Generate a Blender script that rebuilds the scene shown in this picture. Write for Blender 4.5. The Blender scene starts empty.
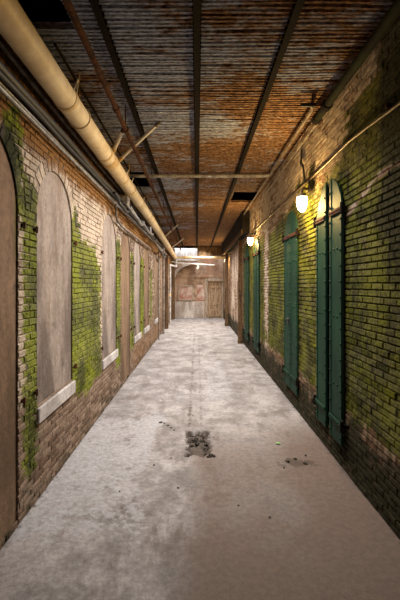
import bpy, math, random
from mathutils import Vector, noise, Matrix
random.seed(7)
C = bpy.context.scene.collection
S = bpy.context.scene
PI = math.pi

# ------------------------------------------------------------------ camera, world, lights
cam_d = bpy.data.cameras.new('camera'); cam = bpy.data.objects.new('camera', cam_d); C.objects.link(cam)
cam.location = (0, 0, 1.6); cam.rotation_euler = (PI/2, 0, 0)
cam_d.sensor_fit = 'HORIZONTAL'; cam_d.sensor_width = 36; cam_d.lens = 36
cam_d.shift_x = 3/400; cam_d.shift_y = -15/400; cam_d.clip_start = 0.02
S.camera = cam
w = bpy.data.worlds.new('sky'); S.world = w; w.use_nodes = True
bg = w.node_tree.nodes['Background']; bg.inputs[0].default_value = (0.80, 0.88, 1.0, 1); bg.inputs[1].default_value = 12.0
S.view_settings.view_transform = 'Standard'; S.view_settings.look = 'None'
S.view_settings.gamma = 1; S.view_settings.use_curve_mapping = False
S.view_settings.exposure = 0.22

def area(name, loc, rot, sx, sy, power, col):
    l = bpy.data.lights.new(name, 'AREA'); l.shape = 'RECTANGLE'; l.size = sx; l.size_y = sy
    l.energy = power; l.color = col; l.spread = math.radians(142)
    o = bpy.data.objects.new(name, l); C.objects.link(o); o.location = loc; o.rotation_euler = rot
    return o
# added fill lights under the solid ceiling, standing in for daylight from above
area('ceiling_fill', (0.45, 6.4, 3.22), (0, math.radians(16), 0), 0.55, 7.2, 245, (1.0, 0.965, 0.95))
area('ceiling_fill', (0.35, 14.4, 3.22), (0, math.radians(12), 0), 0.55, 7.6, 350, (1.0, 0.95, 0.90))

# ------------------------------------------------------------------ helpers
LOC = {}
class MB:
    def __init__(s): s.v = []; s.f = []; s.sm = []; s.mi = []
    def add(s, vs, fs, smooth=False, mi=0):
        b = len(s.v); s.v += [tuple(v) for v in vs]
        for f in fs: s.f.append(tuple(b+i for i in f)); s.sm.append(smooth); s.mi.append(mi)
    def box(s, x0, x1, y0, y1, z0, z1, bev=0.0, mi=0):
        if bev <= 0:
            vs = [(x, y, z) for x in (x0, x1) for y in (y0, y1) for z in (z0, z1)]
            s.add(vs, [(0,1,3,2),(4,6,7,5),(0,4,5,1),(2,3,7,6),(0,2,6,4),(1,5,7,3)], mi=mi); return
        cx, cy, cz = (x0+x1)/2, (y0+y1)/2, (z0+z1)/2
        h = ((x1-x0)/2, (y1-y0)/2, (z1-z0)/2)
        vs = []; idx = {}
        for sx in (-1,1):
            for sy in (-1,1):
                for sz in (-1,1):
                    for a in range(3):
                        d = [h[0]-bev, h[1]-bev, h[2]-bev]; d[a] = h[a]
                        idx[(sx,sy,sz,a)] = len(vs); vs.append((cx+sx*d[0], cy+sy*d[1], cz+sz*d[2]))
        fs = []
        for a in range(3):
            b, c = (a+1)%3, (a+2)%3
            for sg in (-1,1):
                q = []
                for (p, r) in ((-1,-1),(1,-1),(1,1),(-1,1)):
                    k = [0,0,0]; k[a] = sg; k[b] = p; k[c] = r; q.append(idx[(k[0],k[1],k[2],a)])
                fs.append(q if sg > 0 else q[::-1])
        for a in range(3):
            b, c = (a+1)%3, (a+2)%3
            for p in (-1,1):
                for r in (-1,1):
                    k0 = [0,0,0]; k0[a] = -1; k0[b] = p; k0[c] = r; k1 = list(k0); k1[a] = 1
                    q = [idx[(*k0,b)], idx[(*k1,b)], idx[(*k1,c)], idx[(*k0,c)]]
                    fs.append(q if p*r < 0 else q[::-1])
        for sx in (-1,1):
            for sy in (-1,1):
                for sz in (-1,1):
                    q = [idx[(sx,sy,sz,0)], idx[(sx,sy,sz,1)], idx[(sx,sy,sz,2)]]
                    fs.append(q if sx*sy*sz > 0 else q[::-1])
        s.add(vs, fs, mi=mi)
    def tube(s, pts, r, n=12, cap=True, rad=None):
        pts = [Vector(p) for p in pts]; m = len(pts)
        T = []
        for i in range(m):
            a = pts[max(i-1,0)]; b = pts[min(i+1,m-1)]; T.append((b-a).normalized())
        up = Vector((0,0,1)) if abs(T[0].z) < .9 else Vector((1,0,0))
        N = (up - T[0]*up.dot(T[0])).normalized(); vs = []
        for i in range(m):
            N = (N - T[i]*N.dot(T[i])).normalized(); B = T[i].cross(N)
            rr = rad[i] if rad else r
            for k in range(n):
                a = 2*PI*k/n; vs.append(pts[i] + (N*math.cos(a)+B*math.sin(a))*rr)
        fs = [(i*n+k, i*n+(k+1)%n, (i+1)*n+(k+1)%n, (i+1)*n+k) for i in range(m-1) for k in range(n)]
        s.add(vs, fs, True)
        if cap:
            s.add(vs[:n], [tuple(range(n))[::-1]]); s.add(vs[-n:], [tuple(range(n))])
    def ball(s, c, r, n=10, sc=(1,1,1), jit=0, seed=0):
        vs = []; m = n//2+1
        for i in range(m+1):
            th = PI*i/m
            for k in range(n):
                ph = 2*PI*k/n
                d = Vector((math.sin(th)*math.cos(ph), math.sin(th)*math.sin(ph), math.cos(th)))
                j = 1 + (jit*noise.noise(d*1.7+Vector((seed,0,0))) if jit else 0)
                vs.append((c[0]+d.x*r*sc[0]*j, c[1]+d.y*r*sc[1]*j, c[2]+d.z*r*sc[2]*j))
        fs = [(i*n+k, (i+1)*n+k, (i+1)*n+(k+1)%n, i*n+(k+1)%n) for i in range(m) for k in range(n)]
        s.add(vs, fs, not jit)
    def build(s, name, mats, parent=None, **kw):
        me = bpy.data.meshes.new(name); off = LOC.get(parent.name, Vector()) if parent else Vector()
        me.from_pydata([tuple(Vector(v)-off) for v in s.v], [], s.f)
        me.polygons.foreach_set('use_smooth', s.sm); me.polygons.foreach_set('material_index', s.mi)
        for m in (mats if isinstance(mats, (list, tuple)) else [mats]): me.materials.append(m)
        me.validate(); me.update()
        o = bpy.data.objects.new(name, me); C.objects.link(o)
        if parent: o.parent = parent; LOC[o.name] = off
        tag(o, **kw); return o
def tag(o, label=None, cat=None, group=None, kind=None):
    if label: o['label'] = label
    if cat: o['category'] = cat
    if group: o['group'] = group
    if kind: o['kind'] = kind
    return o
def thing(name, loc, label, cat, group=None, kind=None):
    o = bpy.data.objects.new(name, None); C.objects.link(o); o.location = loc; o.empty_display_size = .1
    LOC[o.name] = Vector(loc); return tag(o, label, cat, group, kind)
def bend(pts, r, n=6):                      # round the corners of a polyline
    pts = [Vector(p) for p in pts]; out = [pts[0]]
    for i in range(1, len(pts)-1):
        a, b, c = pts[i-1], pts[i], pts[i+1]
        q = min(r, (a-b).length*.49, (c-b).length*.49)
        p0 = b+(a-b).normalized()*q; p1 = b+(c-b).normalized()*q
        for k in range(n+1):
            t = k/n; out.append(p0*(1-t)**2 + b*2*t*(1-t) + p1*t*t)
    out.append(pts[-1]); return out
def sst(a, b, x):
    t = max(0., min(1., (x-a)/(b-a))); return t*t*(3-2*t)
def box01(y, a, b, s=.08): return sst(a-s, a+s, y)*(1-sst(b-s, b+s, y))
def nz(x, y, z=0.): return noise.noise(Vector((x, y, z)))

# ------------------------------------------------------------------ materials
class NT:
    def __init__(s, name):
        s.m = bpy.data.materials.new(name); s.m.use_nodes = True; s.t = s.m.node_tree
        s.p = s.t.nodes['Principled BSDF']; s.co = s.t.nodes.new('ShaderNodeTexCoord')
    def set(s, i, v):
        if isinstance(v, bpy.types.NodeSocket): s.t.links.new(v, i)
        elif isinstance(v, tuple) and len(v) == 3: i.default_value = (*v, 1) if len(i.default_value) == 4 else v
        else: i.default_value = v
    def noise(s, scale, detail=5, rough=.6, stretch=None, w=0):
        n = s.t.nodes.new('ShaderNodeTexNoise'); n.inputs['Scale'].default_value = scale
        n.inputs['Detail'].default_value = detail; n.inputs['Roughness'].default_value = rough
        src = s.co.outputs['Object']
        if stretch or w:
            mp = s.t.nodes.new('ShaderNodeMapping'); mp.inputs['Scale'].default_value = stretch or (1,1,1)
            mp.inputs['Location'].default_value = (w, w*.7, w*.3)
            s.t.links.new(src, mp.inputs[0]); src = mp.outputs[0]
        s.t.links.new(src, n.inputs['Vector']); return n.outputs[0]
    def math(s, op, a, b=0., c=0.):
        n = s.t.nodes.new('ShaderNodeMath'); n.operation = op
        s.set(n.inputs[0], a); s.set(n.inputs[1], b); s.set(n.inputs[2], c); return n.outputs[0]
    def ramp(s, f, a, b, lo=0., hi=1.):
        n = s.t.nodes.new('ShaderNodeMapRange'); n.interpolation_type = 'SMOOTHSTEP'
        s.set(n.inputs[0], f); s.set(n.inputs[1], a); s.set(n.inputs[2], b); s.set(n.inputs[3], lo); s.set(n.inputs[4], hi)
        return n.outputs[0]
    def mix(s, f, a, b, mode='MIX'):
        n = s.t.nodes.new('ShaderNodeMix'); n.data_type = 'RGBA'; n.blend_type = mode
        s.set(n.inputs[0], f); s.set(n.inputs[6], a); s.set(n.inputs[7], b); return n.outputs[2]
    def attr(s, name):
        n = s.t.nodes.new('ShaderNodeAttribute'); n.attribute_name = name
        sp = s.t.nodes.new('ShaderNodeSeparateColor'); s.t.links.new(n.outputs['Color'], sp.inputs[0])
        return sp.outputs[0], sp.outputs[1], sp.outputs[2], n.outputs['Alpha']
    def done(s, col, rough=.85, metal=0., bump=None, bs=.3, bd=.01):
        s.p.inputs['Specular IOR Level'].default_value = .5 if rough < .6 or metal > .3 else .12
        s.set(s.p.inputs['Base Color'], col); s.set(s.p.inputs['Roughness'], rough); s.set(s.p.inputs['Metallic'], metal)
        if bump is not None:
            b = s.t.nodes.new('ShaderNodeBump'); b.inputs['Strength'].default_value = bs
            b.inputs['Distance'].default_value = bd
            s.t.links.new(bump, b.inputs['Height']); s.t.links.new(b.outputs[0], s.p.inputs['Normal'])
        return s.m
def L(r, g, b):                              # sRGB 0-255 to linear
    f = lambda c: (c/255/12.92) if c/255 <= .04045 else ((c/255+.055)/1.055)**2.4
    return (f(r), f(g), f(b))

def brick_mat(name, c1, c2, pale, moss1, moss2, brown, mortar=False):
    t = NT(name); mo, pa, br, rn = t.attr('mask')
    n1 = t.noise(9, 6, .65); n2 = t.noise(38, 5, .7, w=3); n3 = t.noise(3, 4, .6, w=9)
    col = t.mix(rn, c1, c2)
    col = t.mix(t.ramp(n2, .35, .65), col, t.mix(.45, col, (.02,.015,.01)))
    pf = t.ramp(t.math('ADD', t.math('ADD', pa, t.math('MULTIPLY', t.math('SUBTRACT', n2, .5), 1.0)), t.math('MULTIPLY', t.math('SUBTRACT', rn, .5), .35)), .35, .62)
    col = t.mix(pf, col, t.mix(t.ramp(n1, .35, .65), pale, tuple(c*.68 for c in pale)))
    bf = t.ramp(t.math('ADD', br, t.math('MULTIPLY', t.math('SUBTRACT', n1, .5), 1.1)), .3, .8)
    col = t.mix(bf, col, t.mix(t.ramp(n2, .35, .65), brown, tuple(c*.4 for c in brown)))
    mf = t.ramp(t.math('ADD', t.math('ADD', mo, t.math('MULTIPLY', t.math('SUBTRACT', n1, .5), 1.2)), t.math('MULTIPLY', t.math('SUBTRACT', n2, .5), .5)), .36, .62)
    mc = t.mix(t.ramp(t.math('ADD', n3, t.math('MULTIPLY', t.math('SUBTRACT', n2, .5), .9)), .36, .64), moss1, moss2)
    n4 = t.noise(5, 6, .7, (1,1.6,.6), w=21)
    mc = t.mix(t.ramp(n4, .56, .66), mc, tuple(c*.28 for c in moss1))
    mc = t.mix(t.math('MULTIPLY', rn, .13), mc, t.mix(.5, pale, moss2))
    col = t.mix(t.math('MULTIPLY', mf, .93), col, mc)
    di = t.t.nodes.new('ShaderNodeAttribute'); di.attribute_name = 'grime_dark'
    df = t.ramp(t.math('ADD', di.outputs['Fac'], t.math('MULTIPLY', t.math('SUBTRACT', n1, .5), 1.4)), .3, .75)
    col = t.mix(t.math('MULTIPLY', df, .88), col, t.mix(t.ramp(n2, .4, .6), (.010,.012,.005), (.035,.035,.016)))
    if mortar: col = t.mix(.12 if name == 'old_mortar' else .36, col, (.02,.016,.01))
    h = t.math('ADD', n2, t.math('MULTIPLY', n1, .8))
    return t.done(col, .9, 0, h, 1.0, .02)
M = {}
M['brick_l'] = brick_mat('painted_brick', L(104,82,66), L(150,128,110), L(192,174,154), L(44,52,1), L(112,120,2), L(150,106,58))
M['mortar_l'] = brick_mat('old_mortar', L(136,110,90), L(170,150,130), L(200,184,168), L(38,42,2), L(86,90,4), L(130,92,50), True)
M['brick_r'] = brick_mat('mossy_brick', L(120,88,66), L(172,144,118), L(196,178,160), L(38,44,2), L(100,103,7), L(88,64,42))
M['mortar_r'] = brick_mat('mossy_mortar', L(96,76,58), L(130,108,86), L(160,142,124), L(26,28,3), L(66,64,6), L(66,48,32), True)

def stucco(name, c1, c2, stain, sz=(1,1,.35)):
    t = NT(name); a = t.noise(2.2, 6, .65, sz); b = t.noise(30, 5, .65, w=2); c = t.noise(1.6, 4, .6, (1,2,.3), w=5)
    col = t.mix(t.ramp(a, .38, .62), c1, c2); col = t.mix(t.ramp(b, .35, .7), col, t.mix(.35, col, (.03,.025,.02)))
    col = t.mix(t.ramp(c, .5, .68), col, stain); col = t.mix(t.ramp(t.noise(8, 6, .75, w=15), .55, .72), col, t.mix(.5, col, (.04,.03,.025)))
    return t.done(col, .88, 0, t.math('ADD', b, a), .5, .01)
M['stucco_grey'] = stucco('grey_stucco', L(156,142,131), L(104,92,84), L(112,88,64))
M['stucco_tan'] = stucco('brown_stucco', L(132,106,84), L(94,74,56), L(86,80,36))
M['sill'] = stucco('stone_sill', L(196,190,186), L(160,152,148), L(140,132,120))
M['endwall'] = stucco('end_wall_plaster', L(186,158,132), L(134,106,84), L(150,104,80), (1,1,1))
M['paleplaster'] = stucco('pale_plaster', L(222,214,204), L(165,150,138), L(150,130,110))
M['dark'] = stucco('dark_void', L(26,22,20), L(14,12,11), L(10,8,6))

def simple(name, c1, c2, rough=.6, metal=0., sc=14, bs=.25, stretch=None):
    t = NT(name); a = t.noise(sc, 6, .65, stretch); b = t.noise(sc*5, 4, .6, w=2)
    f = t.ramp(t.math('ADD', a, t.math('MULTIPLY', t.math('SUBTRACT', b, .5), .5)), .38, .62)
    return t.done(t.mix(f, c1, c2), rough, metal, b, bs, .004)
M['cream'] = simple('cream_pipe_paint', L(232,210,168), L(214,188,142), .5, 0, 3, .15)
M['cream2'] = simple('cream_band', L(216,186,130), L(196,160,100), .55, 0, 8, .2)
M['white'] = simple('white_pipe_paint', L(240,236,228), L(215,205,188), .5, 0, 9)
M['rust'] = simple('rusty_iron', L(92,58,40), L(52,34,26), .85, 0, 16, .5)
M['greylight'] = simple('light_grey_conduit', L(190,186,182), L(140,134,128), .6, 0, 8)
M['rib'] = simple('dark_rusty_rib', L(30,22,16), L(14,11,8), .9, 0, 20, .5)
M['galv'] = simple('galvanised_conduit', L(165,165,165), L(120,120,122), .4, .6, 12)
M['black'] = simple('black_cable', L(30,30,32), L(18,18,18), .5, 0, 20)
M['greyp'] = simple('grey_conduit', L(140,130,120), L(98,86,74), .6, 0, 8)
M['wood'] = simple('old_timber', L(112,88,64), L(70,54,40), .85, 0, 3, .6, (6,6,.6))
M['planks'] = simple('door_planks', L(176,152,124), L(128,106,84), .8, 0, 3, .5, (8,8,.5))
M['darkbeam'] = simple('dark_beam', L(38,32,28), L(22,18,16), .8, 0, 5, .4, (1,.4,2))
M['whitewood'] = simple('weathered_post', L(180,165,148), L(135,118,100), .8, 0, 5, .5, (5,5,.5))
M['mossy_pipe'] = simple('mossy_drain_pipe', L(24,20,16), L(34,40,16), .85, 0, 3, .6)
M['stone'] = simple('concrete_rubble', L(160,150,140), L(105,98,90), .9, 0, 20, .6)
M['darkstone'] = simple('dark_rubble', L(64,58,50), L(38,34,30), .9, 0, 20, .6)
M['leaf'] = simple('green_leaf', L(110,170,50), L(80,140,40), .5, 0, 20)
M['socket'] = simple('lamp_metal', L(120,105,80), L(80,66,48), .5, .5, 20)

def shutter_mat():
    t = NT('green_iron_paint'); a = t.noise(5, 6, .65, (1,1,.4)); b = t.noise(45, 5, .65, w=2)
    col = t.mix(t.ramp(a, .3, .7), L(18,46,36), L(30,64,46))
    col = t.mix(t.ramp(b, .62, .72), col, L(84,64,40))
    return t.done(col, .62, .05, b, .4, .006)
M['shutter'] = shutter_mat()

def ceil_mat():
    t = NT('rusty_corrugated_lath')
    a = t.noise(1.1, 5, .6, (.7,1.3,1)); b = t.noise(7, 6, .7, (1,3,1), w=4); c = t.noise(40, 5, .65, (.6,2.,1), w=7)
    d = t.noise(1.6, 4, .6, (.5,1.6,1), w=12)
    rust = t.mix(t.ramp(c, .35, .65), L(162,124,92), L(64,48,38))
    rust = t.mix(t.ramp(b, .55, .75), rust, L(206,170,134))
    rust = t.mix(t.ramp(b, .44, .3), rust, L(70,46,32))
    blue = t.mix(t.ramp(c, .4, .65), L(178,186,210), L(112,112,124))
    # bare zinc survives mostly on the street (near, left) side
    sp = t.t.nodes.new('ShaderNodeSeparateXYZ'); t.t.links.new(t.co.outputs['Object'], sp.inputs[0])
    g = t.math('ADD', t.math('MULTIPLY', sp.outputs[0], -.07), t.math('MULTIPLY', sp.outputs[1], -.020))
    f = t.math('ADD', t.math('ADD', a, g), t.math('MULTIPLY', t.math('SUBTRACT', b, .5), .7))
    col = t.mix(t.ramp(f, .33, .50), rust, blue)
    return t.done(col, .75, .1, c, .5, .006)
M['ceil'] = ceil_mat()

def floor_mat():
    t = NT('worn_concrete'); pa, dk, br, rn = t.attr('mask')
    a = t.noise(2.6, 9, .74); b = t.noise(14, 6, .7, w=3); c = t.noise(75, 4, .7, w=8); d = t.noise(4, 5, .65, (1,.35,1), w=6)
    col = t.mix(t.ramp(a, .35, .65), L(112,106,103), L(160,154,151))
    col = t.mix(t.ramp(d, .5, .72), col, L(104,95,90))
    f = t.ramp(t.math('ADD', pa, t.math('MULTIPLY', t.math('SUBTRACT', b, .5), .9)), .4, .56)
    col = t.mix(t.math('MULTIPLY', f, .8), col, L(158,156,157))
    f = t.ramp(t.math('ADD', br, t.math('MULTIPLY', t.math('SUBTRACT', a, .5), 1.0)), .3, .8)
    col = t.mix(f, col, L(103,89,80))
    col = t.mix(t.ramp(c, .56, .70), col, t.mix(.6, col, L(60,52,46)))
    col = t.mix(t.ramp(t.noise(26, 6, .75, w=31), .38, .62), t.mix(.35, col, L(70,62,58)), col)
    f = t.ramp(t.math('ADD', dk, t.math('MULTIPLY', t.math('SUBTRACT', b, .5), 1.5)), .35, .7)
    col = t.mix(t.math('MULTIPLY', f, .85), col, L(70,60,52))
    return t.done(col, .8, 0, t.math('ADD', b, t.math('MULTIPLY', c, .4)), .45, .008)
M['floor'] = floor_mat()

# ------------------------------------------------------------------ brick walls
XL, XR, YN, YF, ZC = -1.18, 1.27, -1.2, 19.4, 3.4
BW, BH = .175, .0505
class Opening:
    def __init__(s, yc, hw, zb, zs): s.yc, s.hw, s.zb, s.zs = yc, hw, zb, zs; s.zt = zs+hw
left_open = [Opening(2.19,.45,.04,2.1), Opening(3.37,.42,.69,2.12), Opening(5.42,.45,.66,2.1), Opening(6.62,.43,.04,2.1),
             Opening(7.92,.42,.62,2.1), Opening(9.35,.45,.62,2.1), Opening(11.6,.45,.62,2.1), Opening(13.6,.45,.04,2.1)]
right_open = [Opening(3.785,.33,.26,2.22), Opening(5.34,.315,.26,2.22), Opening(8.42,.315,.26,2.22), Opening(10.05,.315,.26,2.22)]
def brick_wall(name, x, sgn, opens, mask, mats, label, y1=YF):
    """x: front plane; sgn: +1 if the face looks towards +x (left wall)"""
    RING = .115 if sgn > 0 else .03
    mb = MB(); cols = []; gr = []; D = .009 if sgn > 0 else .012
    def put(vs, fs, rn, mi=0):
        mb.add(vs, fs if sgn > 0 else [f[::-1] for f in fs], False, mi)
        for v in vs:
            m = mask(v[1], v[2]); cols.append((m[0], m[1], m[2], rn)); gr.append(m[3])
    rows = int(ZC/BH)+2
    def free(z, extra):
        iv = [(YN, y1)]
        for o in opens:
            if z < o.zb or z > o.zt+extra: continue
            if z <= o.zs: h = o.hw
            else:
                R = o.hw+extra; q = R*R-(z-o.zs)**2
                if q <= 0: continue
                h = math.sqrt(q)
            a, b = o.yc-h, o.yc+h; nv = []
            for (p, q) in iv:
                if b <= p or a >= q: nv.append((p, q)); continue
                if a > p: nv.append((p, a))
                if b < q: nv.append((b, q))
            iv = nv
        return iv
    for r in range(rows):
        z0 = r*BH; z1 = z0+BH; zc = z0+BH/2
        for (a, b) in free(zc, RING*.5):
            n = max(1, int((b-a)/.25)); ys = [a+(b-a)*k/n for k in range(n+1)]
            vs = [(x-sgn*D, y, z) for y in ys for z in (z0, z1)]
            put(vs, [(2*k, 2*k+2, 2*k+3, 2*k+1) for k in range(n)], .5, 1)
        iv = free(zc, RING)
        k0 = YN - (r % 2)*BW/2 + nz(r*3.1, .5)*.03
        y = k0
        while y < y1:
            for (a, b) in iv:
                p, q = max(y+.003, a), min(y+BW-.003, b)
                if q-p < .03: continue
                rn = random.random(); j = (random.random()-.5)*.005
                if random.random() < .02: j -= .007
                zj = nz(y*1.3, zc*4)*.006
                za, zb_ = z0+.0035+zj, z1-.0035+zj
                e = .0045
                xo, xf = x-sgn*D, x+sgn*j
                t1, t2, t3, t4 = [(random.random()-.5)*.004 for _ in range(4)]
                vs = [(xo,p,za),(xo,q,za),(xo,q,zb_),(xo,p,zb_),
                      (xf+t1,p+e,za+e),(xf+t2,q-e,za+e),(xf+t3,q-e,zb_-e),(xf+t4,p+e,zb_-e)]
                put(vs, [(4,5,6,7),(0,1,5,4),(1,2,6,5),(2,3,7,6),(3,0,4,7)], rn)
            y += BW
    for o in opens:       # arch rings and reveals
        n = 17
        for k in range(n):
            a0, a1 = PI*k/n+.008, PI*(k+1)/n-.008
            P = lambda R, a, xx: (xx, o.yc+R*math.cos(a), o.zs+R*math.sin(a))
            R0, R1 = o.hw, o.hw+RING-.004; e = .005; j = (random.random()-.5)*.004
            xo, xf = x-sgn*D, x+sgn*j; rn = random.random()
            vs = [P(R0,a0,xo),P(R0,a1,xo),P(R1,a1,xo),P(R1,a0,xo),P(R0+e,a0+.01,xf),P(R0+e,a1-.01,xf),P(R1-e,a1-.01,xf),P(R1-e,a0+.01,xf)]
            put(vs, [f[::-1] for f in [(4,5,6,7),(0,1,5,4),(1,2,6,5),(2,3,7,6),(3,0,4,7)]], rn)
        dep = .16 if sgn < 0 else .06
        path = [(o.yc+o.hw, o.zb)]+[(o.yc+o.hw*math.cos(PI*k/24), o.zs+o.hw*math.sin(PI*k/24)) for k in range(25)]+[(o.yc-o.hw, o.zb), (o.yc+o.hw, o.zb)]
        vs = []
        for (yy, zz) in path: vs += [(x-sgn*.002, yy, zz), (x-sgn*dep, yy, zz)]
        put(vs, [(2*k, 2*k+1, 2*k+3, 2*k+2) for k in range(len(path)-1)], .5, 1)
        vs = []                                   # mortar bed behind the ring
        for k in range(25):
            a = PI*k/24
            for R in (o.hw, o.hw+RING+.03): vs.append((x-sgn*(D-.001), o.yc+R*math.cos(a), o.zs+R*math.sin(a)))
        put(vs, [(2*k, 2*k+2, 2*k+3, 2*k+1)[::-1] for k in range(24)], .5, 1)
    # solid masonry behind, closing the wall's thickness
    bx = x-sgn*.2
    vs = [(bx, YN, 0), (bx, y1, 0), (bx, y1, ZC+.1), (bx, YN, ZC+.1)]; put(vs, [(0,1,2,3)], .5, 1)
    ob = mb.build(name, mats, kind='structure', label=label, cat='wall')
    at = ob.data.attributes.new('mask', 'FLOAT_COLOR', 'POINT')
    at.data.foreach_set('color', [c for q in cols for c in q])
    ob.data.attributes.new('grime_dark', 'FLOAT', 'POINT').data.foreach_set('value', gr)
    return ob

def mask_left(y, z):
    n = nz(y*1.1, z*.5, 3); n2 = nz(y*5, z*1.3, 8)
    moss = 0
    moss = max(moss, box01(y, 2.72, 2.97, .03)*box01(z, .25, 2.35+.15*n2, .12)*.95)
    moss = max(moss, box01(y, 2.45, 2.72, .06)*box01(z, 2.05, 2.75, .1)*.9)
    top = 2.42-.45*sst(3.8,4.25,y)+.28*n2-.1*sst(4.5,4.9,y)
    moss = max(moss, box01(y, 3.78, 4.93, .03)*box01(z, .5+.15*n2, top, .16)*1.0)
    moss = max(moss, box01(y, 5.83, 6.2, .05)*box01(z, .35, 2.3, .15)*.95)
    moss = max(moss, box01(y, 7.06, 7.5, .06)*box01(z, .4, 2.2, .2)*.8)
    moss = max(moss, box01(y, 8.3, 8.9, .08)*box01(z, .5, 2.2, .2)*.85)
    moss = max(moss, box01(y, 9.9, 10.6, .15)*box01(z, .6, 2.1, .3)*.6)
    pale = .10+.62*box01(z, .75, 2.62, .12) + .35*n + .3*n2
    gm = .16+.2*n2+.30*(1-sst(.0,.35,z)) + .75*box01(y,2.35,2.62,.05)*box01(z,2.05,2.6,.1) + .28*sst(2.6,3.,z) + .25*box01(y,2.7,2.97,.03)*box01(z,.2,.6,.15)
    pale *= 1-.55*sst(5.8,7.5,y)
    brown = .95*sst(2.35, 2.75, z) + .15*(1-sst(.2,.7,z)) + .1*n + .22*1.6*sst(5.8, 8, y)
    return (max(0,moss), max(0,pale), max(0,brown), gm)
def mask_right(y, z):
    n = nz(y*1.1, z*.6, 13); n2 = nz(y*4, z*1.2, 18)
    moss = (.88*box01(z, .5+.08*n2, 2.62+.25*n, .18)+.12*n)
    moss *= 1-.75*box01(y, 7.1, 7.6, .1)*sst(.3,1.,z)
    if y < 3.4: moss = max(moss, sst(1.9,2.3,z)*(1-sst(3.0,3.2,z))*.95)
    if y > 3.2: moss = max(moss, box01(y, 4.15, 5.2, .2)*box01(z, 2., 2.95, .15)*.62)
    moss *= 1-.85*sst(10.6, 11.2, y)
    pale = .15+.45*sst(2.4, 2.8, z)+.2*n + .5*box01(y,7.15,7.5,.1)+.75*sst(11.8,12.3,y)*(1-sst(14.6,15,y))*(.5+2.6*n2)
    brown = .75*(1-sst(.25,.55,z))+.5*sst(10.6,11.2,y)*(1-sst(11.8,12.3,y)) + .45*sst(15,15.5,y)
    if y < 3.2 and z > 2.1: brown += .4*sst(2.2,2.6,z)
    gm = .75*(1-sst(.30,.62,z+.1*n2))*.8 + .85*(1-sst(2.55,3.1,y+.3*n))*sst(1.5,2.2,z) + .30*(1-sst(2.2,3.0,y)) + .3*box01(y,3.0,3.4,.1)*box01(z,.2,.8,.2) + .12  # wet grime along the base; also darker towards the near upper end
    sc = 2.28+.10*math.sin((y-2.2)*3.5)
    if 2.1 < y < 3.6: pale = max(pale, .55*sst(.05,.01,abs(z-sc))); q_ = .75*sst(.05,.01,abs(z-sc)); moss *= 1-q_; gm *= 1-q_
    return (max(0,moss), max(0,pale), max(0,brown), gm)
brick_wall('wall_left', XL, 1, left_open, mask_left, [M['brick_l'], M['mortar_l']], 'long mossy brick wall with pale blind arches along the left side of the passage')
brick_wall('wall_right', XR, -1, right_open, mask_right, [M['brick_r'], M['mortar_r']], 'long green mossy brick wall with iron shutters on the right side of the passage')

# blind windows on the left
def arch_panel(mb, o, x, th, n=28):
    pr = [(o.yc-o.hw, o.zb), (o.yc+o.hw, o.zb)]+[(o.yc+o.hw*math.cos(PI*k/n), o.zs+o.hw*math.sin(PI*k/n)) for k in range(n+1)]
    m = len(pr); vs = [(x, a, b) for a, b in pr]+[(x-th, a, b) for a, b in pr]
    fs = [tuple(range(m)), tuple(range(2*m-1, m-1, -1))]+[(i, m+i, m+(i+1)%m, (i+1)%m) for i in range(m)]
    mb.add(vs, fs)
def pintle(parent, y, z, x=XL, s=1):
    b = MB(); b.box(x-.01, x+.02, y-.014, y+.014, z-.012, z+.012, .003)
    b.tube([(x+.02, y, z-.022), (x+.02, y, z+.024)], .009, 8)
    b.build('hinge_pin', M['rib'] if int(z*10) % 2 else M['rust'], parent)
wl = ['tall brown blind doorway at the near left edge', 'grey plastered blind arch nearest the camera above a long stone sill', 'second grey blind arch above a short stone sill, past the bright moss patch',
      'brown blind doorway between two narrow moss strips', 'blind arch with sill just past the brown blind doorway', 'blind arch with sill, fifth of the sealed arches', 'faint blind arch near the messy cables', 'last blind doorway on the left before the standpipes']
for i, o in enumerate(left_open):
    dr = o.zb < .3
    t = thing(('door_%d' if dr else 'window_%d') % (i+1), (XL-.03, o.yc, o.zb), wl[i], 'door' if dr else 'window', kind='structure')
    b = MB(); arch_panel(b, o, XL-.014, .03); b.build('infill_panel', M['stucco_tan' if dr or i > 4 else 'stucco_grey'], t)
    if not dr:
        b = MB(); b.box(XL-.012, XL+.022, o.yc-o.hw-.01, o.yc+o.hw+.03, o.zb-.115, o.zb, .006); b.build('sill', M['sill'], t)
    for yy in (o.yc-o.hw-.05, o.yc+o.hw+.05):
        for zz in (.72+.1, 2.0):
            if i < 6: pintle(t, yy, zz)

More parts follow.
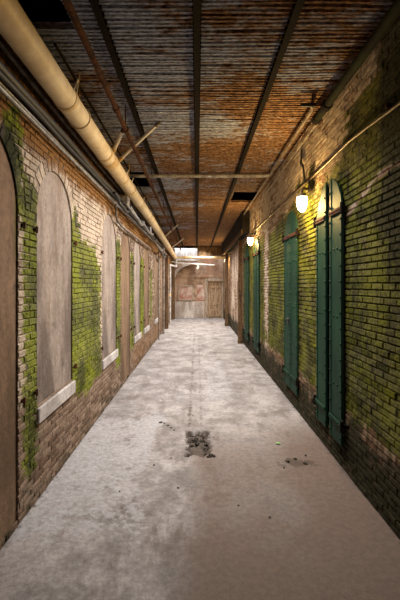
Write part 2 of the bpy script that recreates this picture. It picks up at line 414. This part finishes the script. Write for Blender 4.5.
# ------------------------------------------------------------------ iron shutter doors on the right
def shutter(i, o, label, gap, ajar=0.):
    t = thing('door_%d' % (20+i), (XR, o.yc, o.zb), label, 'door', kind='structure')
    R = o.hw+.045; zb0 = o.zb; o = Opening(o.yc, o.hw+.045, o.zb-.04, o.zs)
    oo = Opening(o.yc, o.hw-.045, zb0, o.zs)
    b = MB(); arch_panel(b, oo, XR+.15, -.02); b.build('dark_recess', M['dark'], t)
    for s in (-1, 1):
        g = gap/2; n = 14; th = .014; x0 = XR-.024-(ajar if s < 0 else 0)
        ya = o.yc+s*g
        pr = [(ya, o.zb), (o.yc+s*R, o.zb)]
        a1 = math.acos(g/R)
        for k in range(n+1):
            a = a1*k/n; pr.append((o.yc+s*R*math.cos(a), o.zs+R*math.sin(a)))
        m = len(pr); b = MB()
        vs = [(x0, p, q) for p, q in pr]+[(x0+th, p, q) for p, q in pr]
        fs = [tuple(range(m)), tuple(range(2*m-1, m-1, -1))]+[(k, m+k, m+(k+1)%m, (k+1)%m) for k in range(m)]
        if s > 0: fs = [f[::-1] for f in fs]
        b.add(vs, fs)
        # stiffening flange on the outer edge and at the meeting edge
        b.box(x0-.006, x0, min(ya, ya+s*.035), max(ya, ya+s*.035), o.zb+.005, o.zs+R*.93)
        b.box(x0-.006, x0, min(o.yc+s*R, o.yc+s*(R-.03)), max(o.yc+s*R, o.yc+s*(R-.03)), o.zb+.005, o.zs)
        z = o.zb+.06
        while z < o.zs+R*.85:                        # rows of rivets
            for yy in (ya+s*.017, o.yc+s*(R-.016)):
                if z > o.zs+.03 and abs(yy-o.yc) > math.sqrt(max(0, R*R-(z-o.zs)**2))-.03: continue
                b.ball((x0-.006, yy, z), .0115, 8, (1,1,1))
            z += .135
        for zz in (o.zb+.5, o.zb+1.1, o.zb+1.7):
            for q in (.35, .65):
                b.ball((x0, o.yc+s*(g+(R-g)*q), zz), .0115, 8, (1,1,1))
        lf = b.build('door_leaf', M['shutter'], t)
        for zz, hh in ((o.zs+.03, .024), (o.zb+.18, .022)):   # hinge straps
            b = MB(); ye = o.yc+s*(o.hw+.03)
            b.box(x0-.016, x0-.004, min(ya+s*.01, ye), max(ya+s*.01, ye), zz-hh, zz+hh, .003)
            for q in range(6):
                b.ball((x0-.017, ya+s*(.03+q*(R-g-.04)/5), zz), .009, 8)
            b.build('hinge_strap', M['rust' if zz > 1.5 else 'shutter'], lf, label='rusty riveted iron hinge strap' if zz > 1.5 else None)
            b = MB(); b.tube([(x0-.01, ye, zz-.05), (x0-.01, ye, zz+.05)], .017, 10)
            b.box(x0-.004, XR+.03, ye-.014, ye+.014, zz-.016, zz+.016)
            b.build('hinge_pin', M['rib'], t)
    b = MB(); zz = 1.22 if i != 2 else 1.11
    b.box(XR-.05, XR-.012, o.yc+.015, o.yc+.075, zz-.03, zz+.04, .004)
    b.tube(bend([(XR-.05, o.yc+.045, zz+.03), (XR-.075, o.yc+.045, zz+.03), (XR-.075, o.yc+.045, zz-.05)], .01), .007, 8)
    if i == 2: b.build('latch', M['black'], t, label='black iron latch')
labs = ['nearest green riveted iron shutter door, a dark gap between its leaves', 'green iron shutter door with a black latch, under the biggest glowing lamp',
        'narrow-looking green iron shutter door beside the second lamp', 'green iron shutter door farthest down the right wall, by the dark header beam']
for i, o in enumerate(right_open): shutter(i+1, o, labs[i], .15 if i == 0 else .02, 0.012 if i == 0 else 0)

# ------------------------------------------------------------------ floor
def floor():
    xs = [XL-.05+k*.05 for k in range(54)]; xs = [x for x in xs if x < -.26 or x > .26]+[-.26+k*.0125 for k in range(43)]
    ys = [YN+k*.06 for k in range(345)]+[YF+.1]; ys = [y for y in ys if y < 3.6 or y > 4.65]+[3.62+k*.0125 for k in range(82)]
    xs = sorted(set(xs))+[XR+.3]; ys = sorted(set(ys)); nx = len(xs)
    vs = []; cols = []
    for y in ys:
        for x in xs:
            z = .006*nz(x*1.5, y*1.2)+.002*nz(x*9, y*9)
            # the broken drain pit
            e = .05*nz(x*14, y*14, 5)+.03*nz(x*40, y*40, 2)
            pit = sst(.0, .05, .135-abs(x-.01)+e)*sst(.0, .05, .33-abs(y-4.07)+e*1.6)
            depth = pit*(.05+.05*nz(x*18, y*14, 7)+.02*nz(x*50,y*50))
            if 3.72 < y < 3.93: depth *= .35+.65*sst(.045,.085,abs(x))
            z -= max(0, depth)
            vs.append((x, y, z))
            pale = .2*nz(x*1.2,y*.6,4)
            pale += .55*sst(.06,-.06, x+.42+.12*nz(y*2.,1)+.25*(y-3.2)*(y<3.2))*sst(2.2,2.6,y)*(1-sst(4.6,5.4,y))
            pale += .35*box01(y,4.4,12,.8)*(1-sst(.3,.9,abs(x-.1)))
            dk = .9*pit
            xx = x+.02*nz(y*1.5,4); dk += (.42*math.exp(-((xx+.09)/.035)**2)+.34*math.exp(-((xx-.05)/.03)**2)+.12*math.exp(-(xx/.14)**2))*sst(4.2,4.6,y)*(1-sst(12,17,y))*(1+.5*nz(y*1.5,2))
            dk = max(dk, (.75+.9*nz(x*9,y*9,5))*math.exp(-((x-.90)/.20)**2-((y-3.6)/.17)**2))
            dk = max(dk, .3*math.exp(-((x+.33)/.12)**2-((y-4.65)/.15)**2)*1.2)
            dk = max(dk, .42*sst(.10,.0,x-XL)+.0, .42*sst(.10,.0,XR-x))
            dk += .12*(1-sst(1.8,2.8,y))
            br = .62*sst(-.3,.1,x+.1*nz(y,3))*(1-sst(3.5,5.5,y)) + .25*(1-sst(2,3,y)) + .2*sst(.6,1.1,abs(x))
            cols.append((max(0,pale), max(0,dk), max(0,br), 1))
    mb = MB(); fs = [(j*nx+i, j*nx+i+1, (j+1)*nx+i+1, (j+1)*nx+i) for j in range(len(ys)-1) for i in range(nx-1)]
    mb.add(vs, fs, True)
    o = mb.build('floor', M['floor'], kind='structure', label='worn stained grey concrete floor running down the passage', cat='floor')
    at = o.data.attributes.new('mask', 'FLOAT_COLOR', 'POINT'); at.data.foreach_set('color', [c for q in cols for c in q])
floor()

# ------------------------------------------------------------------ ceiling
holes = [(-1.4, -.86, YN, 2.82), (-1.4, -.80, 6.35, 7.5), (.72, 1.24, 7.75, 8.7)]
YCE = 18.5
def ceiling():
    mb = MB(); P = .043; y = YN
    while y < YCE:
        iv = [(-1.4, 1.5)]
        for (a, b, c, d) in holes:
            if c < y+P/2 < d:
                nv = []
                for p, q in iv:
                    if b <= p or a >= q: nv.append((p, q)); continue
                    if a > p: nv.append((p, a))
                    if b < q: nv.append((b, q))
                iv = nv
        for (a, b) in iv:
            n = max(1, int((b-a)/.18)); prof = [(0,.04),(.22,.04),(.30,0),(.64,-.004),(.72,.04),(1,.04)]
            vs = []
            for k in range(n+1):
                x = a+(b-a)*k/n
                for (q, h) in prof:
                    s = .011*nz(x*1.1, y*.9, 3)+.004*nz(x*3, y*7)+ (.012*nz(x*1.3, y*31) if h < .01 else 0)
                    vs.append((x, y+q*P+(.012*nz(x*.8, y*2.1, 6) if 0 < q < 1 else 0), ZC+h+s))
            m = len(prof)
            mb.add(vs, [(k*m+j, k*m+j+1, (k+1)*m+j+1, (k+1)*m+j) for k in range(n) for j in range(m-1)])
        y += P
    mb.build('ceiling', M['ceil'], kind='structure', label='rusty ribbed metal ceiling over the whole passage', cat='ceiling')
    b = MB(); b.box(-1.7, 1.7, YN-.2, YCE, ZC+.45, ZC+.55)
    b.box(-1.42, -1.40, YN, YCE, ZC-.1, ZC+.46); b.box(1.48, 1.5, YN, YCE, ZC-.05, ZC+.45)
    b.box(-1.4, 1.5, YCE-.02, YCE, ZC+.03, ZC+.45)
    b.build('trim_1', M['dark'], kind='structure', label='dark slab above the gaps in the ceiling', cat='slab')
ceiling()
for x, lb in ((-.64,'left'), (0,'middle'), (.64,'right')):
    b = MB(); n = 90
    b.box(x-.011, x+.011, YN, YCE, ZC-.045, ZC+.01)
    b.box(x-.024, x+.024, YN, YCE, ZC-.05, ZC-.044)
    y = .6
    while y < YCE-.1:
        b.box(x-.03, x+.03, y, y+.018, ZC-.044, ZC-.01); y += .075 if y < 8 else .15
    b.build('ceiling_rib', M['rib'], label='dark rusty steel rib under the ceiling, %s of the three' % lb, cat='beam', group='steel ribs under the ceiling')

# ------------------------------------------------------------------ end wall
def end_wall():
    b = MB(); Y = YF
    dx0, dx1, dz = .52, 1.2, 1.75
    b.box(-1.5, dx0, Y, Y+.25, 0, 4.2); b.box(dx1, 1.7, Y, Y+.25, 0, 4.2); b.box(dx0, dx1, Y, Y+.25, dz, 4.2)
    b.build('wall_end', M['endwall'], kind='structure', label='stained plaster wall closing the far end of the passage', cat='wall')
    # mouth of the shaft above the end wall
    b = MB(); b.box(-1.5, -.2+.2, Y-.05, Y, 2.78, 4.1); b.build('trim_2', M['paleplaster'], kind='structure', label='whitewashed upper wall under the end skylight', cat='wall')
    b = MB(); b.box(.02, 1.6, YCE-.15, YCE+.05, 2.95, ZC); b.box(-.1, 1.5, YCE-.2, YCE-.1, ZC-.12, ZC-.02, .01)
    b.build('trim_3', M['wood'], kind='structure', label='brown timber header over the end of the passage on the right', cat='beam')
    b = MB(); b.box(-1.25, .1, YCE-.12, YCE-.02, ZC-.10, ZC, .01)
    b.build('trim_4', M['rib'], kind='structure', label='dark edge beam where the ceiling stops', cat='beam')
    t = thing('door_30', (.86, Y, 0), 'tan plank door in the far end wall', 'door', kind='structure')
    b = MB(); n = 5
    for k in range(n):
        w_ = (dx1-dx0)/n; b.box(dx0+k*w_+.004, dx0+(k+1)*w_-.004, Y+.03, Y+.06, .06, dz-.02, .006)
    lf = b.build('door_leaf', M['planks'], t)
    b = MB(); b.box(dx0-.05, dx1+.05, Y+.07, Y+.2, 0, dz+.05); b.build('backing', M['planks'], t)
    b = MB(); b.box(dx0+.03, dx1-.03, Y+.01, Y+.035, .62, .74, .005); b.box(dx0+.03, dx1-.03, Y+.01, Y+.035, 1.45, 1.55, .005); b.build('ledge_board', M['planks'], lf)
    b = MB(); b.box(dx0-.14, dx0-.01, Y-.05, Y+.02, 0, 1.8, .01); b.box(dx1+.0, dx1+.1, Y-.04, Y+.02, 0, 1.8, .01); b.box(dx0-.14, dx1+.1, Y-.05, Y+.02, 1.78, 1.92, .01)
    b.build('door_frame', M['whitewood'], t, label='pale weathered door frame')
    t = thing('window_30', (-.55, Y, .9), 'boarded square window in the far end wall, left of the plank door', 'window', kind='structure')
    b = MB(); b.box(-.86, -.24, Y-.02, Y, .9, 1.52); b.build('board', M['brickred'], t)
    b = MB()
    for (a, c, d, e) in ((-.92,-.86,.84,1.58), (-.24,-.18,.84,1.58), (-.92,-.18,.84,.9), (-.92,-.18,1.52,1.58)): b.box(a, c, Y-.045, Y, d, e, .006)
    b.build('window_frame', M['whitewood'], t)
    b = MB(); b.box(-1.2, .36, Y-.03, Y, 0, .8, .005); b.build('baseboard_end', M['paleplaster'], kind='structure', label='pale dado below the boarded window', cat='dado')
    b = MB(); b.box(.0, .36, Y-.018, Y, .85, 1.6, .004); b.build('trim_5', M['brickred'], kind='structure', label='patch of bare red brick beside the plank door', cat='brickwork')
    b = MB(); b.box(-1.2, 1.4, Y-.04, Y, 1.95, 2.08, .01); b.build('trim_6', M['endwall'], kind='structure', label='dull plastered lintel band across the end wall', cat='beam')
    # arch rib springing from the left
    b = MB(); n = 16; vs = []
    for k in range(n+1):
        a = PI - (PI/2)*k/n*.95
        for (R, yy) in ((1.0,Y-.35),(1.13,Y-.35),(1.13,Y),(1.0,Y)):
            vs.append((.02+R*1.12*math.cos(a), yy, 1.75+R*.86*math.sin(a)))
    fs = []
    for k in range(n):
        for j in range(4): fs.append((k*4+j, k*4+(j+1)%4, (k+1)*4+(j+1)%4, (k+1)*4+j))
    b.add(vs, fs + [(0,3,2,1),(n*4,n*4+1,n*4+2,n*4+3)]); b.build('trim_7', M['paleplaster'], kind='structure', label='pale curved arch rib springing from the left at the far end', cat='arch')
M['brickred'] = stucco('bare_red_brick', L(160,104,84), L(206,186,170), L(196,176,158), (1,1,1))
end_wall()
b = MB(); b.box(XL-.5, XR+.5, YN-.2, YN, 0, ZC+.5)
b.build('wall_back', M['endwall'], kind='structure', label='plaster wall behind the viewpoint', cat='wall')

# dark header box over the right side, farther down
t = thing('header_beam', (1.2, 13.5, 2.86), 'big dark boxed header beam hung below the ceiling on the right', 'beam')
b = MB(); b.box(1.09, XR+.1, 9.65, 17.6, 2.86, ZC-.002, .01); b.build('beam_casing', M['darkbeam'], t)
b = MB()
b.box(1.07, 1.10, 9.65, 17.6, 2.83, 2.95, .005); b.build('bottom_flange', M['wood'], t)
for (x, y, wd, lb, mt) in ((1.19,11.0,.12,'nearest timber post under the dark header beam','wood'), (1.16,15.6,.14,'lamp-lit timber post under the far end of the header beam','wood')):
    b = MB(); b.box(x-wd/2, x+wd/2-.01, y-wd/2, y+wd/2, 0, 2.83, .01); b.box(x-wd/2-.01, x+wd/2, y-wd/2-.015, y+wd/2+.015, 0, .1, .006)
    b.build('timber_post', M[mt], label=lb, cat='post', group='timber posts under the header beam')

# ------------------------------------------------------------------ pipes
def pipe(name, pts, r, mat, label, cat='pipe', rb=.12, bands=None, bandmat=None, hang=None, n=14, group=None, sub=1):
    t = thing(name, tuple(pts[0]), label, cat, group)
    b = MB(); b.tube(bend(pts, rb), r, n); b.build('pipe_run', M[mat], t)
    if bands:
        for (p, d, wd, gr) in bands:
            b = MB(); p = Vector(p); d = Vector(d).normalized()
            b.tube([p-d*wd/2, p-d*wd/2+d*.004, p+d*wd/2-d*.004, p+d*wd/2], r, n, rad=[r*gr*.97, r*gr, r*gr, r*gr*.97]); b.build('coupling', M[bandmat or mat], t)
    if hang:
        for (p, zt) in hang:
            b = MB(); b.tube([(p[0], p[1], p[2]), (p[0], p[1], zt)], .006, 6)
            k = 16; ring = [(p[0]+(r+.006)*math.cos(2*PI*q/k), p[1], p[2]+(r+.006)*math.sin(2*PI*q/k)) for q in range(k+1)]
            b.tube(ring, .006, 6, False); b.build('hanger', M['rust' if r < .05 else 'cream2'], t)
    return t
zmain = lambda y: 3.02-.16*sst(8, 18.2, y)
pts = [(-1.0, YN+.05, zmain(0)), (-1.0, 8, 3.02), (-1.0, 10.5, zmain(10.5)), (-1.0, 13, zmain(13)), (-1.0, 16, zmain(16)), (-1.0, 18.2, 2.86), (1.3, 18.2, 2.84)]
pts2 = bend(pts[:-1], .3)+[]
bd = []
for y in (1.9, 3.05, 4.3, 4.55, 5.3, 6.9, 8.6, 10.4, 12.2, 14.2, 16.3): bd.append(((-1.0, y, zmain(y)), (0,1,0), .05 if y != 4.55 else .18, 1.07))
pipe('steam_pipe', [(-1.0, YN+.05, 3.02), (-1.0, 8, 3.02), (-1.0, 13, 2.95), (-1.0, 18.15, 2.86)], .088, 'cream', 'fat cream insulated pipe running high along the left wall', 'pipe', .3, bd, 'cream2',
     [((-1.0, y, zmain(y)), ZC+.02) for y in (3.4, 5.9, 8.1, 11, 14)], 24)
pipe('steam_pipe', [(-1.0, 18.2, 2.74), (-1.0, 18.2, 2.86), (1.26, 18.2, 2.84)], .06, 'cream', 'cream pipe crossing the passage in front of the end wall', 'pipe', .06, [((.2,18.2,2.85),(1,0,0),.07,1.2), ((-.55,18.2,2.86),(1,0,0),.07,1.2)], 'cream2', None, 16)
pipe('drain_pipe', [(-.93, 18.0, 2.80), (-.93, 18.0, 2.42), (-1.1, 16.3, 2.42), (-1.1, 16.3, .0)], .038, 'greylight', 'pale drop pipe bending down the left wall near the end', 'pipe', .08, [((-1.1,16.3,1.2),(0,0,1),.08,1.25)], 'cream2')
pipe('standpipe', [(-1.1, 13.1, .0), (-1.1, 13.1, 2.88)], .035, 'greyp', 'thin vertical standpipe against the left wall in the distance', 'pipe', .08, [((-1.1,13.1,1.9),(0,0,1),.07,1.25)], 'greyp')
pipe('standpipe', [(-1.12, 11.7, .0), (-1.12, 11.7, 2.7)], .02, 'greyp', 'slim grey conduit rising beside the far blind arch on the left', 'pipe')
b = MB(); b.box(-1.17, -1.03, 18.6, 18.75, 0, 3.3, .01); b.build('timber_post', M['wood'], label='dark timber post in the far left corner of the passage', cat='post')
b = MB(); b.box(-1.17, -1.05, 14.6, 14.75, 0, 2.7, .01); b.build('timber_post', M['wood'], label='brown timber post against the far left wall', cat='post')
pipe('cross_conduit', [(-1.1, 17.4, 2.62), (-.9, 17.4, 2.56), (.75, 17.4, 2.46)], .026, 'greylight', 'thin white pipe crossing just below the cream cross pipe', 'pipe', .05, [((-.02,17.4,2.51),(1,0,0),.05,1.4)], 'white')
b = MB(); b.tube(bend([(.05,17.4,2.50),(.05,17.4,2.36),(.0,17.3,2.30)], .05), .03, 10); b.build('pipe_stub', M['white'], label='short white stub dropping from the far thin cross pipe', cat='pipe')
# rusty hung pipe
pipe('sprinkler_pipe', [(-.716, YN+.05, 3.16), (-.716, 17.8, 3.16)], .023, 'rust', 'rusty red-brown pipe hung under the ceiling beside the fat cream pipe', 'pipe', .1,
     [((-.716, y, 3.16), (0,1,0), .07, 1.35) for y in (3.55, 7.1, 10.6, 14.1)], 'rust',
     [((-.716, y, 3.16), ZC+.02) for y in (4.0, 6.3, 8.5, 11, 14)])
pipe('ceiling_conduit', [(-1.03, 2.9, 3.345), (-1.03, 12, 3.345)], .011, 'rib', 'thin dark conduit close under the ceiling above the cream pipe', 'pipe')
pipe('ceiling_conduit', [(-1.14, 6.24, 3.30), (1.08, 6.24, 3.30), (1.17, 6.24, 3.34), (1.2, 6.35, 3.39)], .026, 'greylight', 'grey steel conduit crossing the ceiling from wall to wall', 'pipe', .08,
     [((-.35,6.24,3.30),(1,0,0),.06,1.25), ((.45,6.24,3.30),(1,0,0),.06,1.25)], 'greylight')
# white branch stubs off the main pipe
def stub(a, c, r, lb, head):
    t = thing('branch_pipe', a, lb, 'pipe', 'white branch pipes off the cream pipe')
    a = Vector(a); c = Vector(c); d = (c-a).normalized()
    b = MB(); b.tube([a, c], r, 12); b.build('pipe_run', M['white'], t)
    b = MB(); b.tube([a-d*.0, a+d*.07], r*1.35, 12); b.build('collar', M['cream2'], t)
    if head:
        b = MB(); b.tube([c, c+d*.05], r*1.25, 12); b.ball(c+d*.07, r*1.1, 10); b.build('end_fitting', M[head], t)
stub((-.93, 4.76, 3.08), (-.46, 4.45, 3.37), .018, 'long white branch pipe slanting from the cream pipe up past the rusty pipe', 'greyp')
stub((-.95, 4.5, 3.09), (-.79, 4.25, 3.23), .02, 'short white branch pipe with a dark cap beside the long slanting one', 'black')
stub((-.93, 11.6, 3.0), (-.52, 11.2, 3.3), .018, 'white branch pipe slanting off the cream pipe in the distance', 'greyp')
stub((-.93, 14.6, 2.96), (-.45, 14.1, 3.25), .02, 'farthest white branch pipe near the end of the passage', 'greyp')
for (y, z2) in ((3.05, 3.2), (5.35, 3.16), (5.75, 3.16), (7.0, 3.16)):
    b = MB(); b.tube(bend([(-.94, y, 3.09), (-.91, y+.01, z2-.02), (-.93, y+.07, z2), (-.95, y+.1, 3.09)], .03), .007, 8)
    b.build('pipe_clip', M['white'], label='small white wire loop clipped on top of the fat cream pipe', cat='clip', group='wire loops on the cream pipe')

# conduits on the left wall
def wobble(x, y0, y1, z, a, seed, n=40):
    return [(x+.3*a*nz(k*.4, seed), y0+(y1-y0)*k/n, z+a*nz(k*.37, seed+5)) for k in range(n+1)]
def cable(name, pts, r, mat, label, cat='cable', group=None, n=10):
    b = MB(); b.tube(pts, r, n); return b.build(name, M[mat], label=label, cat=cat, group=group)
cable('steel_conduit', wobble(-1.145, YN+.05, 17.5, 3.0, .012, 1), .014, 'greyp', 'thin grey conduit tucked right under the fat cream pipe', 'pipe')
cable('black_cable', wobble(-1.135, YN+.05, 14, 2.85, .02, 2), .034, 'black', 'thick black cable along the left wall, topmost of the cable run')
cable('black_cable', wobble(-1.115, YN+.05, 12, 2.795, .012, 3), .016, 'black', 'thinner black cable lying against the thick one on the left wall')
cable('steel_conduit', wobble(-1.15, YN+.05, 17, 2.775, .01, 4), .011, 'galv', 'shiny steel conduit below the black cables on the left wall', 'pipe')
cable('steel_conduit', wobble(-1.135, YN+.05, 16, 2.735, .012, 5), .013, 'galv', 'lowest shiny steel conduit of the cable run on the left wall', 'pipe')
# untidy loops
def loop(y, sag, L_, r, mat, lb, x=-1.08, zt=2.8, nm='hanging_cable', rise=0):
    pts = []
    for k in range(22):
        q = k/21; pts.append((x+.05*math.sin(q*PI)+.01*nz(q*5, y), y+L_*q, zt+rise*q-sag*math.sin(q*PI)*(1+.3*nz(q*3, y))))
    cable(nm, pts, r, mat, lb, 'cable', 'slack cables on the left wall', 10)
loop(5.2, .13, 1.1, .022, 'black', 'black cable loop sagging where the cable run starts to tangle')
loop(5.9, .08, 1.3, .014, 'galv', 'silver cable loop just past the first tangle', -1.05)
loop(6.3, .15, 1.6, .03, 'galv', 'thick silver flexible hose sagging from the cable run', -1.06, 2.84)
loop(7.6, .10, 2.0, .024, 'galv', 'second silver flexible hose, beyond the thick one', -1.06, 2.82)
loop(8.1, .16, 2.2, .022, 'black', 'black cable drooping beyond the silver hoses', -1.06)
loop(9.9, .14, 2.4, .026, 'greyp', 'far grey hose drooping over the blind arches', -1.06, 2.70)
loop(11.2, .16, 1.8, .03, 'black', 'farthest black cable drooping near the standpipe', -1.05, 2.60)
pipe('downturned_conduit', [(-1.13, 5.55, 2.76), (-1.13, 5.62, 2.52), (-1.13, 6.1, 2.48), (-1.13, 9.8, 2.48)], .018, 'greyp', 'grey conduit stepping down over the second blind arch', 'pipe', .08)
for (y, z) in ((5.95, 2.86), (8.9, 2.82)):
    b = MB(); b.box(XL+.005, -1.03, y, y+.2, z-.09, z+.09, .006); b.box(XL+.0, -1.02, y-.006, y+.206, z+.07, z+.085, .002)
    b.build('junction_box', M['greyp' if y < 6 else 'galv'], label='grey junction box on the left wall %s' % ('where the cables tangle' if y < 6 else 'under the farther silver hoses'), cat='box')

# right wall pipes
t = pipe('drain_pipe', [(1.2, YN+.05, 3.26), (1.2, 4.05, 3.26)], .038, 'mossy_pipe', 'dark mossy iron pipe in the top right corner under the ceiling', 'pipe', .1,
     [((1.2, 2.1, 3.26), (0,1,0), .1, 1.2), ((1.2, 3.7, 3.26), (0,1,0), .09, 1.25), ((1.2, 4.0, 3.26), (0,1,0), .09, 1.1)], 'rib',
     None, 16)
pipe('ceiling_conduit', [(1.08, 3.78, 3.30), (1.13, 3.9, 3.32), (1.13, 9.6, 3.30)], .017, 'greyp', 'thin grey conduit continuing along the right ceiling corner past the mossy pipe', 'pipe', .05)
pipe('ceiling_conduit', [(1.22, 4.1, 3.25), (1.22, 7.2, 3.22)], .013, 'greyp', 'second thin conduit tucked into the right ceiling corner', 'pipe', .05)
t = thing('pipe_clamp', (1.02, 3.78, 3.33), 'small dark clamp under the ceiling where the right conduit begins', 'clamp')
b = MB(); b.tube([(.98,3.78,3.30),(1.12,3.78,3.30)], .018, 10); b.build('clamp_bar', M['black'], t)
b = MB(); b.tube([(1.09,3.78,3.28),(1.09,3.78,ZC+.02)], .008, 8); b.build('hanger_rod', M['rust'], t)
pts = []
for k in range(60):
    y = -1.1+k*(17.2+1.1)/59; z = 2.76-.06*sst(4,1.5,y)*-1 - .10*(1-sst(2.2,3.4,y)) + .012*nz(k*.5, 3); pts.append((XR-.03, y, z))
t = thing('lamp_conduit', (XR-.03, -1.1, 2.7), 'thin conduit feeding the lamps along the right wall', 'conduit')
b = MB(); b.tube(pts, .011, 8); b.build('pipe_run', M['socket'], t)
for y in (2.6, 6.0, 7.4):
    b = MB(); b.box(XR-.046, XR-.002, y-.01, y+.01, 2.75, 2.78, .003); b.build('clip', M['rust'], t)
# curved old conduit above the big lamp
cable('hooked_conduit', bend([(XR-.02, 4.78, 3.22), (XR-.03, 4.78, 3.0), (XR-.05, 4.62, 3.02), (XR-.03, 4.6, 2.78)], .08), .012, 'black', 'dark hooked conduit on the wall above the biggest lamp', 'conduit')

# ------------------------------------------------------------------ lamps
em = NT('glowing_glass'); em.p.inputs['Emission Color'].default_value = (1, .72, .32, 1); em.p.inputs['Emission Strength'].default_value = 30
em.done((.9,.8,.6), .3); M['glow'] = em.m
def lamp(y, z, label, power):
    t = thing('wall_lamp', (XR, y, z), label, 'lamp', 'jar lamps along the right wall')
    x = XR-.11
    b = MB(); b.tube([(XR, y, z+.16), (XR-.035, y, z+.16)], .045, 16); b.build('back_box', M['socket'], t)
    b = MB(); b.tube(bend([(XR-.03, y, z+.16), (x, y, z+.17), (x, y, z+.10)], .05), .014, 10)
    b.tube([(XR-.03, y, z+.16), (XR-.03, y, 2.76)], .011, 8); b.build('arm', M['socket'], t)
    b = MB(); b.tube([(x, y, z+.115), (x, y, z+.10), (x, y, z+.06)], .04, 18, rad=[.025,.045,.05]); b.build('cap', M['socket'], t)
    b = MB(); n = 12; b.tube([(x, y, z+.07-.165*k/n) for k in range(n+1)], .05, 18, rad=[.056*math.sqrt(max(.02, 1-(max(0,k/n-.3)/.71)**2.2)) for k in range(n+1)])
    b.build('glass_jar', M['glow'], t, label='glowing frosted glass jar')
    l = bpy.data.lights.new('lamp_light', 'POINT'); l.energy = power; l.color = (1, .64, .22); l.shadow_soft_size = 0.04
    lo = bpy.data.objects.new('lamp_light', l); C.objects.link(lo); lo.location = (x-.07 - XR, -.0, -.03); lo.parent = t
lamp(4.42, 2.50, 'biggest and nearest glowing jar lamp, between the first two green shutters', 75)
lamp(8.7, 2.55, 'middle glowing jar lamp, in front of the dark header beam', 52)
lamp(15.9, 2.56, 'farthest glowing jar lamp, where the cream cross pipe meets the right side', 50)

# ------------------------------------------------------------------ rubble and litter
def rub(name, x, y, s, mat, label, cat, group, seed, z=0, flat=.5):
    b = MB(); b.ball((0,0,0), s, 8, (1,1.15,flat), .9, seed)
    o = b.build(name, M[mat], label=label, cat=cat, group=group); o.location = (x, y, z+s*flat*.5); o.rotation_euler = (0,0,seed*1.3); return o
k = 0
for (x, y, s) in ((-.07,4.33,.026),(.0,4.36,.03),(.06,4.33,.022),(-.02,4.24,.034),(.055,4.22,.028),(-.08,4.18,.024),(.08,4.12,.026),(.01,4.14,.03),(-.05,4.08,.026),(.07,4.02,.02),(-.09,3.86,.022),(.09,3.87,.026)):
    k += 1; rub('rubble_lump', x, y, s, 'darkstone', 'dark lump of broken concrete in the open floor pit', 'rubble', 'rubble in the floor pit', k, -.05)
for (x, y, s) in ((.13,3.74,.026),(.16,3.73,.016),(.10,3.72,.014)):
    k += 1; rub('rubble_chip', x, y, s, 'darkstone', 'black chip at the near right corner of the floor pit', 'rubble', 'chips at the pit corner', k)
for (x, y, s) in ((-.42,4.65,.018),(-.38,4.63,.013),(-.33,4.55,.014),(-.29,4.48,.012),(-.25,4.4,.011)):
    k += 1; rub('rubble_chip', x, y, s, 'darkstone', 'small dark chip in the trail left of and beyond the floor pit', 'rubble', 'chips trailing left of the pit', k)
for (x, y, s) in ((-.38,3.55,.013),(-.15,3.15,.012),(.17,4.2,.009),(.3,2.9,.011),(-.24,3.7,.010),(.22,4.6,.01),(-.05,4.9,.012),(.5,2.75,.012),(-.6,3.1,.01)):
    k += 1; rub('pebble', x, y, s*.75, 'darkstone', 'tiny dark pebble scattered on the concrete floor', 'pebble', 'pebbles on the floor', k)
for (x, y, s) in ((.82,3.62,.022),(.90,3.68,.018),(.97,3.58,.024),(1.02,3.75,.016),(.76,3.5,.014)):
    k += 1; rub('rubble_chip', x, y, s*.7, 'darkstone', 'dark concrete chip on the dark stain by the right wall', 'rubble', 'chips on the right stain', k)
b = MB(); n = 8; vs = []
for i in range(n+1):
    q = i/n; wd = .022*math.sin(PI*q)**.8+.001; vs += [(-wd, -.045+.09*q, .008+.01*math.sin(q*PI)+.006), (0, -.045+.09*q, .008+.01*math.sin(q*PI)), (wd, -.045+.09*q, .008+.01*math.sin(q*PI)+.006)]
top = list(vs); m = len(vs); vs = vs+[(a, c, d-.0015) for a, c, d in vs]
fs = []
for i in range(n):
    for j in range(2):
        a = i*3+j; fs.append((a, a+1, a+4, a+3)); fs.append((m+a+3, m+a+4, m+a+1, m+a))
b.add(vs, fs, True); o = b.build('fallen_leaf', M['leaf'], label='small bright green leaf lying on the floor right of the pit', cat='leaf'); o.scale = (.6,.6,.6); o.location = (.815, 4.02, .0); o.rotation_euler = (0,0,1.2)
